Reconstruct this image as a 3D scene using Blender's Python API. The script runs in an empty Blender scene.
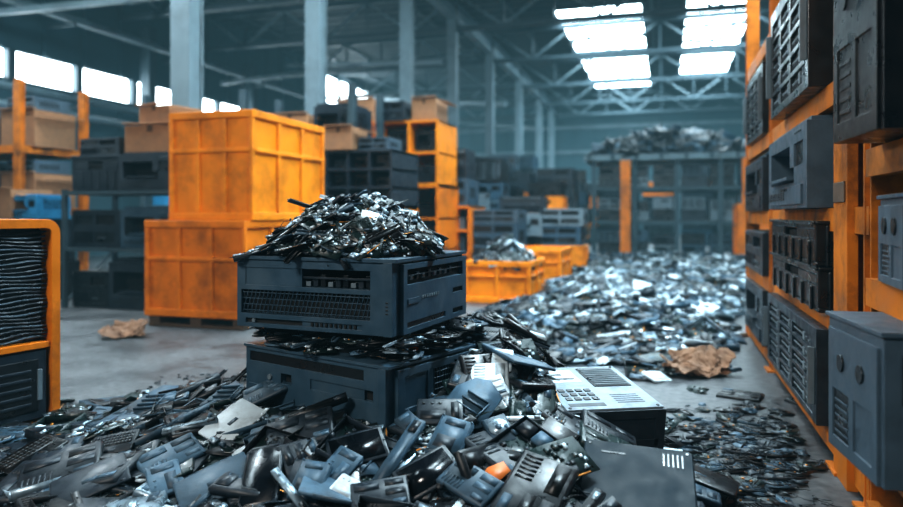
import bpy, math, random, bmesh
import numpy as np
from mathutils import Matrix, Vector, noise
random.seed(7); np.random.seed(7)
F=700.0; HOR=215.0; CX=451.5; H=1.05
YAW=math.atan(213.5/700); C=math.cos(YAW); S=math.sin(YAW)
def W(X,d,z=0.0): return Vector((X*C-d*S, X*S+d*C, z))
def toC(x,y): return (x*C+y*S, -x*S+y*C)
def P(px,py,d): return W((px-CX)/F*d, d, H-(py-HOR)/F*d)
def R(a): return math.radians(a)
T=Matrix.Translation
def RZ(a): return Matrix.Rotation(a,4,'Z')
def RX(a): return Matrix.Rotation(a,4,'X')
def RY(a): return Matrix.Rotation(a,4,'Y')
def rgb(r,g,b): return tuple(((c/255)/12.92 if c/255<=.04045 else ((c/255+.055)/1.055)**2.4) for c in (r,g,b))+(1,)
# ---------------------------------------------------------------- materials
def mat(name,col,rough=.5,metal=0.0,var=.25,island=0.0,bump=.15,scale=14,dirt=None,dirtamt=0.0,spec=.5):
    m=bpy.data.materials.new(name); m.use_nodes=True
    n=m.node_tree.nodes; l=m.node_tree.links; b=n['Principled BSDF']
    tc=n.new('ShaderNodeTexCoord'); nz=n.new('ShaderNodeTexNoise'); nz.inputs['Scale'].default_value=scale
    nz.inputs['Detail'].default_value=6; l.new(tc.outputs['Object'],nz.inputs['Vector'])
    r=n.new('ShaderNodeMapRange'); r.inputs['From Min'].default_value=.3; r.inputs['From Max'].default_value=.7
    r.inputs['To Min'].default_value=1-var; r.inputs['To Max'].default_value=1+var
    l.new(nz.outputs['Fac'],r.inputs['Value'])
    val=r.outputs['Result']
    if island>0:
        g=n.new('ShaderNodeNewGeometry'); r2=n.new('ShaderNodeMapRange')
        r2.inputs['To Min'].default_value=1-island; r2.inputs['To Max'].default_value=1+island
        l.new(g.outputs['Random Per Island'],r2.inputs['Value'])
        mu=n.new('ShaderNodeMath'); mu.operation='MULTIPLY'; l.new(val,mu.inputs[0]); l.new(r2.outputs['Result'],mu.inputs[1]); val=mu.outputs[0]
    vm=n.new('ShaderNodeVectorMath'); vm.operation='SCALE'; vm.inputs[0].default_value=col[:3]; l.new(val,vm.inputs['Scale'])
    out=vm.outputs['Vector']
    if dirt:
        n2=n.new('ShaderNodeTexNoise'); n2.inputs['Scale'].default_value=scale*.35; n2.inputs['Detail'].default_value=9; n2.inputs['Roughness'].default_value=.7
        l.new(tc.outputs['Object'],n2.inputs['Vector'])
        r3=n.new('ShaderNodeMapRange'); r3.inputs['From Min'].default_value=.48; r3.inputs['From Max'].default_value=.68; r3.inputs['To Max'].default_value=dirtamt
        l.new(n2.outputs['Fac'],r3.inputs['Value'])
        mx=n.new('ShaderNodeMix'); mx.data_type='RGBA'; l.new(r3.outputs['Result'],mx.inputs[0]); l.new(out,mx.inputs[6]); mx.inputs[7].default_value=dirt
        out=mx.outputs[2]
    l.new(out,b.inputs['Base Color'])
    rr=n.new('ShaderNodeMapRange'); rr.inputs['From Min'].default_value=.3; rr.inputs['From Max'].default_value=.7
    rr.inputs['To Min'].default_value=max(.05,rough-.12); rr.inputs['To Max'].default_value=min(1,rough+.12)
    l.new(nz.outputs['Fac'],rr.inputs['Value']); l.new(rr.outputs['Result'],b.inputs['Roughness'])
    b.inputs['Metallic'].default_value=metal
    b.inputs['Specular IOR Level'].default_value=spec
    if bump>0:
        bp=n.new('ShaderNodeBump'); bp.inputs['Strength'].default_value=bump; bp.inputs['Distance'].default_value=.01
        l.new(nz.outputs['Fac'],bp.inputs['Height']); l.new(bp.outputs['Normal'],b.inputs['Normal'])
    return m
def emis(name,col,st):
    m=bpy.data.materials.new(name); m.use_nodes=True; n=m.node_tree.nodes; l=m.node_tree.links; n.clear()
    e=n.new('ShaderNodeEmission'); o=n.new('ShaderNodeOutputMaterial'); e.inputs['Color'].default_value=col; e.inputs['Strength'].default_value=st
    l.new(e.outputs[0],o.inputs[0]); return m
dust=rgb(96,104,108)
M_slate=mat('slate_plastic',rgb(44,68,84),.42,var=.15,dirt=rgb(84,98,106),dirtamt=.3,spec=.4)
M_slate2=mat('slate_grey_plastic',rgb(64,80,92),.48,var=.15,dirt=rgb(40,46,52),dirtamt=.4,spec=.4)
M_dark=mat('charcoal_plastic',rgb(25,35,44),.42,var=.2,dirt=rgb(68,78,84),dirtamt=.25,spec=.4)
M_black=mat('black_plastic',rgb(14,18,22),.34,var=.2,spec=.45)
M_panel=mat('dark_panel_paint',rgb(24,36,44),.6,var=.25,dirt=rgb(56,66,72),dirtamt=.3,spec=.15)
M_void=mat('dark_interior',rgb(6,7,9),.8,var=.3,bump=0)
M_grey=mat('grey_plastic',rgb(98,112,120),.5,var=.12,dirt=rgb(60,62,64),dirtamt=.4)
M_orange=mat('orange_paint',rgb(240,138,10),.5,var=.1,dirt=rgb(120,56,8),dirtamt=.6,scale=6,bump=.05,spec=.3)
M_orange2=mat('orange_paint_worn',rgb(220,118,10),.5,var=.15,dirt=rgb(84,46,14),dirtamt=.7,scale=5,bump=.05,spec=.3)
M_orange3=mat('orange_rack_paint',rgb(186,104,14),.55,var=.2,dirt=rgb(50,32,18),dirtamt=.9,scale=7,bump=.05,spec=.3)
M_card=mat('cardboard',rgb(156,112,78),.85,var=.15,island=.25)
M_card2=mat('torn_cardboard_brown',rgb(124,92,70),.9,var=.3,scale=9)
M_wood=mat('pallet_wood',rgb(82,62,46),.85,var=.3)
M_steel=mat('painted_steel',rgb(104,122,130),.55,metal=.1,var=.12,scale=3,dirt=rgb(56,62,68),dirtamt=.5)
M_truss=mat('truss_steel',rgb(50,68,76),.6,metal=.1,var=.2)
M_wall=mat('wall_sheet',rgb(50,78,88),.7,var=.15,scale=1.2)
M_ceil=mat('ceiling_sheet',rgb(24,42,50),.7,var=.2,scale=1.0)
M_blue=mat('blue_plastic',rgb(40,120,160),.5)
# pile materials
p_black=mat('scrap_black',rgb(11,14,18),.38,var=.25,island=.5,scale=30,spec=.4)
p_char=mat('scrap_charcoal',rgb(24,33,41),.43,var=.2,island=.45,scale=30,dirt=dust,dirtamt=.12,spec=.38)
p_slate=mat('scrap_slate',rgb(54,78,94),.48,metal=.05,var=.2,island=.45,scale=30,dirt=rgb(26,30,36),dirtamt=.5,spec=.38)
p_metal=mat('scrap_metal',rgb(150,170,182),.34,metal=.6,var=.15,island=.3,scale=30,dirt=rgb(50,54,58),dirtamt=.5)
p_white=mat('scrap_white',rgb(196,212,220),.5,var=.1,island=.2,scale=25,dirt=rgb(70,74,78),dirtamt=.5)
p_pcb=mat('circuit_board',rgb(14,32,32),.36,var=.4,island=.4,scale=60)
p_gold=mat('copper_contacts',rgb(190,124,50),.4,metal=.6,var=.2,island=.3)
p_or=mat('scrap_orange',rgb(220,112,30),.5,island=.2)
p_glass=mat('black_glass',rgb(10,14,19),.18,var=.1,island=.2,bump=0,spec=.4)
PM=[p_black,p_char,p_slate,p_metal,p_white,p_pcb,p_gold,p_or,p_glass]
BLK,CHA,SLA,MET,WHI,PCB,GLD,ORG,GLS=range(9)
# ---------------------------------------------------------------- mesh builder
class MB:
    def __init__(s): s.v=[];s.f=[];s.m=[];s.mats=[];s.M=Matrix()
    def mi(s,m):
        if isinstance(m,int): return m
        if m not in s.mats: s.mats.append(m)
        return s.mats.index(m)
    def add(s,vs,fs,m,M=None):
        A=s.M@M if M is not None else s.M
        o=len(s.v)
        for v in vs: s.v.append(tuple(A@Vector(v)))
        k=s.mi(m) if not isinstance(m,list) else None
        for i,f in enumerate(fs):
            s.f.append([o+j for j in f]); s.m.append(k if k is not None else s.mi(m[i]))
    def box(s,x0,x1,y0,y1,z0,z1,m,M=None):
        s.add([(x0,y0,z0),(x1,y0,z0),(x1,y1,z0),(x0,y1,z0),(x0,y0,z1),(x1,y0,z1),(x1,y1,z1),(x0,y1,z1)],
          [(0,3,2,1),(4,5,6,7),(0,1,5,4),(1,2,6,5),(2,3,7,6),(3,0,4,7)],m,M)
    def cyl(s,c,r,h,m,axis='Z',n=16,r2=None):
        r2=r if r2 is None else r2
        A=T(Vector(c))@({'Z':Matrix(),'Y':RX(math.pi/2),'X':RY(math.pi/2)}[axis])
        vs=[];fs=[]
        for i in range(n):
            a=2*math.pi*i/n; vs.append((r*math.cos(a),r*math.sin(a),-h/2))
        for i in range(n):
            a=2*math.pi*i/n; vs.append((r2*math.cos(a),r2*math.sin(a),h/2))
        for i in range(n): fs.append((i,(i+1)%n,n+(i+1)%n,n+i))
        fs.append(tuple(range(n-1,-1,-1))); fs.append(tuple(range(n,2*n)))
        s.add(vs,fs,m,A)
    def beam(s,a,b,w,m,h=None):
        a=Vector(a);b=Vector(b);d=b-a;L=d.length;h=h or w
        q=d.to_track_quat('X','Z').to_matrix().to_4x4()
        s.box(0,L,-w/2,w/2,-h/2,h/2,m,T(a)@q)
    def tube(s,pts,r,m,n=5):
        vs=[];fs=[]
        for i,p in enumerate(pts):
            p=Vector(p); t=(Vector(pts[min(i+1,len(pts)-1)])-Vector(pts[max(i-1,0)])).normalized()
            u=t.cross(Vector((.13,.2,.97))).normalized(); w=t.cross(u)
            for k in range(n):
                a=2*math.pi*k/n; vs.append(p+u*r*math.cos(a)+w*r*math.sin(a))
        for i in range(len(pts)-1):
            for k in range(n): fs.append((i*n+k,i*n+(k+1)%n,(i+1)*n+(k+1)%n,(i+1)*n+k))
        s.add(vs,fs,m)
    def panel(s,w,d,h,xs,zs,cells,m,M=None):
        """closed casing; its front (-y) is a grid whose cells can be sunk or raised"""
        vs=[];ids={};fs=[];ms=[]
        def V(i,j,y):
            k=(i,j,round(y,5))
            if k not in ids: ids[k]=len(vs); vs.append((-w/2+w*xs[i],-d/2+y,h*zs[j]))
            return ids[k]
        nx=len(xs)-1;nz=len(zs)-1
        D=lambda i,j: cells.get((i,j),(0,m))
        for i in range(nx):
            for j in range(nz):
                dp,mm=D(i,j); fs.append((V(i,j,dp),V(i+1,j,dp),V(i+1,j+1,dp),V(i,j+1,dp))); ms.append(mm)
                if i+1<nx and D(i+1,j)[0]!=dp:
                    e,me=D(i+1,j); fs.append((V(i+1,j,dp),V(i+1,j,e),V(i+1,j+1,e),V(i+1,j+1,dp))); ms.append(m)
                if j+1<nz and D(i,j+1)[0]!=dp:
                    e,me=D(i,j+1); fs.append((V(i,j+1,dp),V(i+1,j+1,dp),V(i+1,j+1,e),V(i,j+1,e))); ms.append(m)
        b=len(vs); vs+=[(-w/2,d/2,0),(w/2,d/2,0),(w/2,d/2,h),(-w/2,d/2,h)]
        fs.append((b+1,b,b+3,b+2));ms.append(m)
        fs.append([V(i,nz,0) for i in range(nx+1)]+[b+2,b+3]);ms.append(m)
        fs.append([V(i,0,0) for i in range(nx,-1,-1)]+[b,b+1]);ms.append(m)
        fs.append([V(0,j,0) for j in range(nz+1)]+[b+3,b]);ms.append(m)
        fs.append([V(nx,j,0) for j in range(nz,-1,-1)]+[b+1,b+2]);ms.append(m)
        s.add(vs,fs,ms,M)
    def obj(s,name,loc=(0,0,0),rz=0,bevel=0,parent=None,rot=None,smooth=False):
        me=bpy.data.meshes.new(name); me.from_pydata(s.v,[],s.f); 
        for m in s.mats: me.materials.append(m)
        me.polygons.foreach_set('material_index',s.m); me.update()
        bm=bmesh.new(); bm.from_mesh(me); bmesh.ops.recalc_face_normals(bm,faces=bm.faces); bm.to_mesh(me); bm.free()
        o=bpy.data.objects.new(name,me); bpy.context.collection.objects.link(o)
        o.location=loc; o.rotation_euler=rot if rot else (0,0,rz)
        if bevel:
            b=o.modifiers.new('bevel','BEVEL'); b.width=bevel; b.segments=2; b.limit_method='ANGLE'; b.harden_normals=False
        if smooth: me.polygons.foreach_set('use_smooth',[True]*len(me.polygons))
        if parent: o.parent=parent
        return o
def empty(name,loc=(0,0,0)):
    o=bpy.data.objects.new(name,None); bpy.context.collection.objects.link(o); o.location=loc; return o
# ---------------------------------------------------------------- room
XL,XR,YB,YF,ZC=-14.0,8.0,40.0,-5.0,7.5
mb=MB(); mb.box(XL,XR,YF,YB,-.1,0,0)
mf=bpy.data.materials.new('concrete_floor'); mf.use_nodes=True; n=mf.node_tree.nodes; l=mf.node_tree.links; b=n['Principled BSDF']
tc=n.new('ShaderNodeTexCoord'); a1=n.new('ShaderNodeTexNoise'); a1.inputs['Scale'].default_value=.9; a1.inputs['Detail'].default_value=10; a1.inputs['Roughness'].default_value=.7
a2=n.new('ShaderNodeTexNoise'); a2.inputs['Scale'].default_value=22; a2.inputs['Detail'].default_value=8
for a in(a1,a2): l.new(tc.outputs['Object'],a.inputs['Vector'])
cr=n.new('ShaderNodeValToRGB'); cr.color_ramp.elements[0].position=.36; cr.color_ramp.elements[0].color=rgb(28,31,35); cr.color_ramp.elements[1].position=.72; cr.color_ramp.elements[1].color=rgb(96,98,100)
ad=n.new('ShaderNodeMath'); ad.operation='MULTIPLY_ADD'; l.new(a2.outputs['Fac'],ad.inputs[0]); ad.inputs[1].default_value=.5; 
sb=n.new('ShaderNodeMath'); sb.operation='SUBTRACT'; l.new(a1.outputs['Fac'],sb.inputs[0]); sb.inputs[1].default_value=.23; l.new(sb.outputs[0],ad.inputs[2])
l.new(ad.outputs[0],cr.inputs['Fac']); l.new(cr.outputs['Color'],b.inputs['Base Color'])
mr=n.new('ShaderNodeMapRange'); mr.inputs['From Min'].default_value=.35; mr.inputs['From Max'].default_value=.65; mr.inputs['To Min'].default_value=.35; mr.inputs['To Max'].default_value=.7
l.new(a1.outputs['Fac'],mr.inputs['Value']); l.new(mr.outputs['Result'],b.inputs['Roughness'])
bp=n.new('ShaderNodeBump'); bp.inputs['Strength'].default_value=.35; bp.inputs['Distance'].default_value=.01; l.new(a2.outputs['Fac'],bp.inputs['Height']); l.new(bp.outputs['Normal'],b.inputs['Normal'])
mb.m=[mb.mi(mf)]*6; mb.obj('floor')
E_win=emis('window_daylight',(.85,.95,1,1),16)
E_sky=emis('skylight_daylight',(.74,.92,1,1),26)
# ceiling built around skylight openings (ribbed metal sheet)
SK=[(-3.4,-.65,22.0,36.5),(.6,2.7,19.0,34.0),(-3.3,-.75,5.0,13.0),(.7,2.6,4.0,13.0),(-10.5,-8.7,3,11)]  # last three skylights are unseen, added overhead for lighting
xs=sorted(set([XL,XR]+[a for k in SK for a in k[:2]])); ys=sorted(set([YF,YB]+[a for k in SK for a in k[2:]]))
mb=MB()
for i in range(len(xs)-1):
    for j in range(len(ys)-1):
        cx=(xs[i]+xs[i+1])/2; cy=(ys[j]+ys[j+1])/2
        if any(k[0]<cx<k[1] and k[2]<cy<k[3] for k in SK): continue
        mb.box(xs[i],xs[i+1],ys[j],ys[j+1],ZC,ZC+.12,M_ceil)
y=YF+.3
while y<YB:
    for i in range(len(xs)-1):
        cx=(xs[i]+xs[i+1])/2
        if any(k[0]<cx<k[1] and k[2]-.1<y<k[3]+.1 for k in SK): continue
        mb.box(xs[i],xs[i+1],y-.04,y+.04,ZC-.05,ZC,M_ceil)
    y+=.6
mb.obj('ceiling')
for q,k in enumerate(SK):
    mb=MB(); mb.box(k[0],k[1],k[2],k[3],ZC+.08,ZC+.11,E_sky)
    nb=max(3,int((k[3]-k[2])/2.0))
    for i in range(nb+1):
        yy=k[2]+(k[3]-k[2])*i/nb; mb.box(k[0],k[1],yy-.14,yy+.14,ZC-.02,ZC+.07,M_truss)
    for xx in (k[0],k[1]): mb.box(xx-.06,xx+.06,k[2],k[3],ZC-.03,ZC+.07,M_truss)
    for t_ in (.25,.5,.75): xx=k[0]+(k[1]-k[0])*t_; mb.box(xx-.02,xx+.02,k[2],k[3],ZC-.0,ZC+.07,M_truss)
    mb.obj('window_%d'%(q+1))
# left wall with window band, upper windows
wz=(4.1,4.75)
mb=MB()
mb.box(XL-.2,XL,YF,YB,0,wz[0],M_wall); mb.box(XL-.2,XL,YF,YB,wz[1],5.3,M_wall)
mb.box(XL-.2,XL,YF,27,5.3,ZC,M_wall); mb.box(XL-.2,XL,32,YB,5.3,ZC,M_wall); mb.box(XL-.2,XL,27,32,7.1,ZC,M_wall)
y=YF
while y<YB:
    mb.box(XL,XL+.06,y-.06,y+.06,0,wz[0]-.07,M_wall); mb.box(XL,XL+.06,y-.06,y+.06,wz[1]+.02,5.28 if 26.9<y<32.1 else ZC,M_wall); y+=1.2
mb.obj('wall_left')
mb=MB(); mb.box(XL-.15,XL-.12,YF,YB,wz[0],wz[1],E_win); mb.box(XL-.15,XL-.12,27,32,5.3,7.1,E_win)
y=YF
while y<YB: mb.box(XL-.12,XL+.05,y-.1,y+.1,wz[0],wz[1],M_truss); y+=1.9
for y in (28.6,30.3): mb.box(XL-.12,XL+.05,y-.06,y+.06,5.3,7.1,M_truss)
mb.box(XL-.12,XL+.05,27,32,6.1,6.2,M_truss)
mb.box(XL-.12,XL+.05,YF,YB,wz[0]-.06,wz[0],M_truss); mb.obj('window_8')
mb=MB(); mb.box(XR,XR+.2,YF,YB,0,ZC,M_wall); mb.obj('wall_right')
mb=MB(); mb.box(XL,XR,YF-.2,YF,0,ZC,M_wall); mb.obj('wall_front')
mb=MB(); mb.box(XL,XR,YB,YB+.2,0,ZC,M_wall)
x=XL
while x<XR: mb.box(x-.05,x+.05,YB-.06,YB,0,ZC,M_wall); x+=1.0
for z in (2.8,4.6,6.0): mb.box(XL,XR,YB-.15,YB-.06,z-.1,z+.1,M_steel)
mb.obj('wall_back')
# columns
cols=[7.45,10.85,15.3,19.0,23.4,28.4,33.2,37.0]
hw=.14
for yy in cols:
    for xx in (-5.75,):
        mb=MB(); mb.box(xx-hw,xx+hw,yy-hw,yy-hw+.03,0,6.58,M_steel); mb.box(xx-hw,xx+hw,yy+hw-.03,yy+hw,0,6.58,M_steel); mb.box(xx-hw*.8,xx+hw*.8,yy-hw+.03,yy+hw-.03,0,6.58,M_steel)
        mb.box(xx-.22,xx+.22,yy-.22,yy+.22,0,.03,M_steel); mb.obj('steel_column',bevel=.008)
for yy in (11,16,21,26,31,36):
    mb=MB(); xx=-13.6; mb.box(xx-.15,xx+.15,yy-.15,yy+.15,0,6.2,M_truss); mb.box(xx-.22,xx+.22,yy-.22,yy+.22,0,.05,M_truss); mb.obj('steel_column')
mb=MB()
for xx in (-5.75,):
    mb.box(xx-.12,xx+.12,YF+.05,YB-.2,6.6,6.66,M_steel); mb.box(xx-.12,xx+.12,YF+.05,YB-.2,7.0,7.06,M_steel); mb.box(xx-.03,xx+.03,YF+.05,YB-.2,6.66,7.0,M_steel)
mb.obj('eave_girder')
for yy in cols:
    mb=MB(); 
    mb.box(XL+.1,XR-.1,yy-.08,yy+.08,7.25,7.4,M_truss); mb.box(XL+.1,XR-.1,yy-.08,yy+.08,6.25,6.38,M_truss)
    x=XL+.1;k=0
    while x<XR-.15:
        x2=min(x+1.375,XR-.1); a,bz=(6.32,7.3) if k%2 else (7.3,6.32)
        mb.beam((x,yy,a),(x2,yy,bz),.07,M_steel); mb.beam((x,yy,6.3),(x,yy,7.3),.06,M_truss); x=x2;k+=1
    mb.obj('roof_truss')
mb=MB()
x=XL+1
while x<XR:
    if not any(k[0]-.1<x<k[1]+.1 for k in SK): mb.box(x-.05,x+.05,YF+.05,YB-.1,7.38,7.45,M_truss)
    x+=1.4
for yy in range(0,36,8):
    mb.beam((-13.4,yy+3,5.2),(-6,yy+7,6.6),.12,M_steel); mb.beam((-6,yy+3,5.4),(-13.4,yy+7,6.6),.12,M_steel)
mb.obj('roof_purlins')
mb=MB()
for z,xx in ((5.6,-13.2),(3.7,-12.9),(3.3,-12.9)): mb.cyl((xx,17.5,z),.09,44,M_steel,axis='Y',n=10)
for yy in range(-3,38,4): mb.box(-13.9,-12.8,yy-.04,yy+.04,3.5,3.58,M_truss); mb.box(-13.9,-13.1,yy-.04,yy+.04,5.45,5.52,M_truss)
mb.obj('wall_pipes')
# ---------------------------------------------------------------- machines
def machine(mb,w,d,h,kind,body,M):
    old=mb.M; mb.M=old@M
    tr=M_black
    if kind=='printer':
        mb.panel(w,d,h*.93,[0,.08,.2,.62,.72,.92,1],[0,.05,.28,.33,.52,.8,1],
          {(1,1):(-.01,body),(2,1):(-.01,body),(3,1):(-.01,body),(4,1):(-.01,body),
           (1,3):(d*.35,M_void),(2,3):(d*.35,M_void),(3,3):(d*.35,M_void),(2,4):(d*.3,M_void),(1,4):(d*.3,M_void),(4,4):(.012,tr)},body)
        mb.box(-w*.46,w*.42,-d*.44,d*.46,h*.93,h,body); mb.box(-w*.3,w*.2,-d*.5-.03,-d*.3,h*.33,h*.37,body)
        for i in range(4): mb.cyl((w*(.26+.04*i),-d/2-.002,h*.86),.006,.01,M_grey,axis='Y',n=8)
        for i in range(7): mb.box(w/2,w/2+.006,-d*.3+i*d*.08,-d*.27+i*d*.08,h*.4,h*.8,tr)
        for i in range(9): mb.box(-w*.4+i*w*.05,-w*.375+i*w*.05,-d/2-.012,-d/2-.009,h*.1,h*.2,tr)
        mb.box(-w*.1,w*.1,-d/2-.014,-d/2-.01,h*.21,h*.245,tr)
    elif kind=='server':
        zs=[0,.05]; cells={}
        for r_ in range(5): zs+= [.05+.17*r_+.02,.05+.17*r_+.15]
        zs=sorted(set([0]+[round(z,4) for z in zs]+[1])); xs_=[0,.06,.30,.33,.57,.60,.84,.94,1]
        for j in range(len(zs)-1):
            if .12<zs[j+1]-zs[j]<.14:
                for i in (1,3,5): cells[(i,j)]=(.02,M_void)
                cells[(6,j)]=(.006,M_dark)
        mb.panel(w,d,h,xs_,zs,cells,body)
        for j in range(5):
            z0=h*(.07+.17*j)
            for i in range(3):
                x0=-w/2+w*(.06+.27*i)
                mb.box(x0+.01,x0+w*.24-.01,-d/2+.006,-d/2+.012,z0+h*.06,z0+h*.075,M_grey); mb.box(x0+w*.18,x0+w*.21,-d/2+.002,-d/2+.014,z0+h*.02,z0+h*.11,M_grey)
                for q in range(5): mb.box(x0+.015+q*w*.03,x0+.022+q*w*.03,-d/2+.006,-d/2+.012,z0+h*.02,z0+h*.055,M_dark)
            mb.cyl((w*.39,-d/2+.004,z0+h*.065),.008,.008,M_grey,axis='Y',n=10)
        for sx in(-1,1): mb.box(sx*w*.475-.006,sx*w*.475+.006,-d/2-.03,-d/2,h*.2,h*.8,M_grey)
    elif kind=='tower':
        mb.panel(w,d,h,[0,.08,.5,.92,1],[0,.04,.4,.45,.62,.66,.74,.77,.85,.88,.96,1],
          {(1,1):(.02,M_void),(2,1):(.02,M_void),(1,5):(.01,tr),(2,5):(.01,tr),(1,7):(.01,tr),(2,7):(.01,tr),(1,9):(.01,M_grey),(2,9):(.01,M_grey)},body)
        for i in range(7): mb.box(-w*.42,w*.42,-d/2+.002,-d/2+.012,h*(.06+.05*i),h*(.08+.05*i),body)
        mb.cyl((w*.25,-d/2-.003,h*.53),.014,.012,M_grey,axis='Y',n=12)
        mb.box(w/2,w/2+.004,-d*.42,d*.42,h*.06,h*.94,body)
        for i in range(6): mb.box(w/2+.004,w/2+.007,-d*.1,d*.25,h*(.35+.05*i),h*(.37+.05*i),M_void)
    elif kind=='desktop':
        mb.panel(w,d,h,[0,.04,.45,.5,.9,.96,1],[0,.12,.42,.5,.62,.88,1],
          {(1,1):(.03,M_void),(3,4):(.04,M_void),(3,1):(.01,tr),(1,4):(.012,tr)},body)
        for i in range(12): mb.box(-w*.455+w*.034*i,-w*.445+w*.034*i,-d/2+.003,-d/2+.02,h*.12,h*.42,M_dark)
        for i in range(3): mb.cyl((w*(.05+.06*i),-d/2+.006,h*.26),.008,.012,M_grey,axis='Y',n=8)
        mb.box(-w*.46,w*.46,-d*.47,d*.47,h,h+.006,body)
        for i in range(8): mb.box(w/2,w/2+.004,-d*.35+i*d*.07,-d*.32+i*d*.07,h*.3,h*.7,M_void)
    elif kind=='crate':
        t=.02
        mb.box(-w/2,w/2,-d/2,d/2,0,t,body)
        for sx in(-1,1): mb.box(*sorted((sx*w/2,sx*(w/2-t))),-d/2,d/2,t,h,body)
        for sy in(-1,1):
            a=sorted((sy*d/2,sy*(d/2-t)))
            mb.box(-w/2+t,w/2-t,a[0],a[1],t,h*.6,body); mb.box(-w/2+t,-w*.15,a[0],a[1],h*.6,h*.82,body); mb.box(w*.15,w/2-t,a[0],a[1],h*.6,h*.82,body); mb.box(-w/2+t,w/2-t,a[0],a[1],h*.82,h,body)
        mb.box(-w/2-.015,w/2+.015,-d/2-.015,-d/2,h*.92,h,body);mb.box(w/2,w/2+.015,-d/2,d/2,h*.92,h,body)
        for i in range(6):
            mb.box(-w/2+w*(i+.4)/6,-w/2+w*(i+.55)/6,-d/2-.012,-d/2,0,h*.55,body); mb.box(w/2,w/2+.012,-d/2+d*(i+.4)/6,-d/2+d*(i+.55)/6,0,h*.9,body)
        mb.box(-w*.45,w*.45,-d*.45,d*.45,t,h*.75,M_void)
    elif kind=='carton':
        mb.box(-w/2,w/2,-d/2,d/2,0,h,M_card); mb.box(-w*.06,w*.06,-d/2-.003,d/2+.003,h*.75,h+.003,M_wood)
        mb.box(-w/2,w/2,-d*.5-.08,-d/2,h-.01,h,M_card,RX(R(-4))); mb.box(w/2,w/2+.12,-d*.5,d*.5,h-.01,h,M_card,RY(R(8)))
    mb.M=old
def solo(name,kind,w,d,h,body,x,y,z,rz=0,bevel=.008):
    mb=MB(); machine(mb,w,d,h,kind,body,Matrix()); return mb.obj(name,(x,y,z),rz,bevel=bevel)
NAMES={'printer':'printer','tower':'computer_tower','desktop':'desktop_computer','crate':'plastic_crate','carton':'cardboard_box','server':'server_unit'}
def corner(px,d,w,dd,side=1):
    p=W((px-CX)/F*d,d); return p.x-side*w/2,p.y+dd/2
def ibin(name,w,d,h,x,y,z,m=M_orange,nr=3,feet=True):
    mb=MB(); t=.04; z0=.1 if feet else 0
    mb.box(-w/2,w/2,-d/2,d/2,z0,z0+.04,m)
    for sx in(-1,1):
        a=sorted((sx*w/2,sx*(w/2-t))); mb.box(a[0],a[1],-d/2,d/2,z0+.04,h-.05,m)
    for sy in(-1,1):
        a=sorted((sy*d/2,sy*(d/2-t))); mb.box(-w/2+t,w/2-t,a[0],a[1],z0+.04,h-.05,m)
    e=.03
    for (za,zb) in ((h-.07,h),(h*.62,h*.66),(z0,z0+.07)):
        mb.box(-w/2-e,w/2+e,-d/2-e,-d/2,za,zb,m);mb.box(-w/2-e,w/2+e,d/2,d/2+e,za,zb,m)
        mb.box(-w/2-e,-w/2,-d/2,d/2,za,zb,m);mb.box(w/2,w/2+e,-d/2,d/2,za,zb,m)
    for i in range(nr+1):
        x0=-w/2-e+(w+2*e-.05)*i/nr; y0=-d/2-e+(d+2*e-.05)*i/nr
        mb.box(x0,x0+.05,-d/2-e+.004,-d/2,z0+.07,h-.07,m); mb.box(x0,x0+.05,d/2,d/2+e-.004,z0+.07,h-.07,m)
        mb.box(w/2,w/2+e-.004,y0,y0+.05,z0+.07,h-.07,m); mb.box(-w/2-e+.004,-w/2,y0,y0+.05,z0+.07,h-.07,m)
    if feet:
        for i in (-1,0,1):
            mb.box(i*(w/2-.06)-.06,i*(w/2-.06)+.06,-d/2,d/2,0,z0,M_wood)
        mb.box(-w/2,w/2,-d/2-.01,-d/2+.09,0,.025,M_wood)
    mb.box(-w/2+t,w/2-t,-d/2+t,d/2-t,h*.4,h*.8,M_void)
    return mb.obj(name,(x,y,z),0,bevel=.008)
cx,cy=corner(244,6.35,1.04,1.35); ibin('orange_bulk_bin',1.04,1.35,1.0,cx,cy,0,M_orange2)
cx,cy=corner(250,6.42,.85,1.4); ibin('orange_bulk_bin',.86,1.36,1.02,cx,cy,1.0,M_orange,feet=False)
# ---------------------------------------------------------------- scrap templates
def tpl(fn):
    mb=MB(); fn(mb); return (np.array(mb.v,dtype=np.float32),mb.f,np.array(mb.m,dtype=np.int32))
def slabish(mb,w,d,h,m,r=.15):
    c=min(w,d)*r; e=h*.3
    def ring(s,z):
        W_,D_=w/2-s,d/2-s; k=c*.7
        return [(-W_+k,-D_,z),(W_-k,-D_,z),(W_,-D_+k,z),(W_,D_-k,z),(W_-k,D_,z),(-W_+k,D_,z),(-W_,D_-k,z),(-W_,-D_+k,z)]
    v=ring(0,-h/2)+ring(0,h/2-e)+ring(e,h/2)
    f=[tuple(range(7,-1,-1)),tuple(range(16,24))]
    for a in (0,8):
        for i in range(8): f.append((a+i,a+(i+1)%8,a+8+(i+1)%8,a+8+i))
    mb.add(v,f,m)
def t_drive(mb):
    slabish(mb,.10,.146,.024,0,.06); mb.box(-.043,.043,-.065,.066,.012,.0125,0); mb.box(-.035,.02,-.05,-.005,.0125,.0135,CHA); mb.box(-.03,.03,.036,.06,.0125,.0135,SLA)
    for sx in(-1,1):
        for sy in(-1,1): mb.cyl((sx*.043,sy*.066,.0128),.004,.002,BLK,n=6)
    mb.box(-.03,.03,-.074,-.073,-.006,.006,BLK)
def t_drive2(mb):
    slabish(mb,.10,.146,.024,0,.06); mb.cyl((0,.012,.0128),.04,.003,MET,n=16); mb.cyl((0,.012,.0145),.014,.004,BLK,n=12); mb.box(-.006,.006,-.055,.01,.014,.017,SLA,T((.03,0,0))@RZ(.4))
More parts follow.
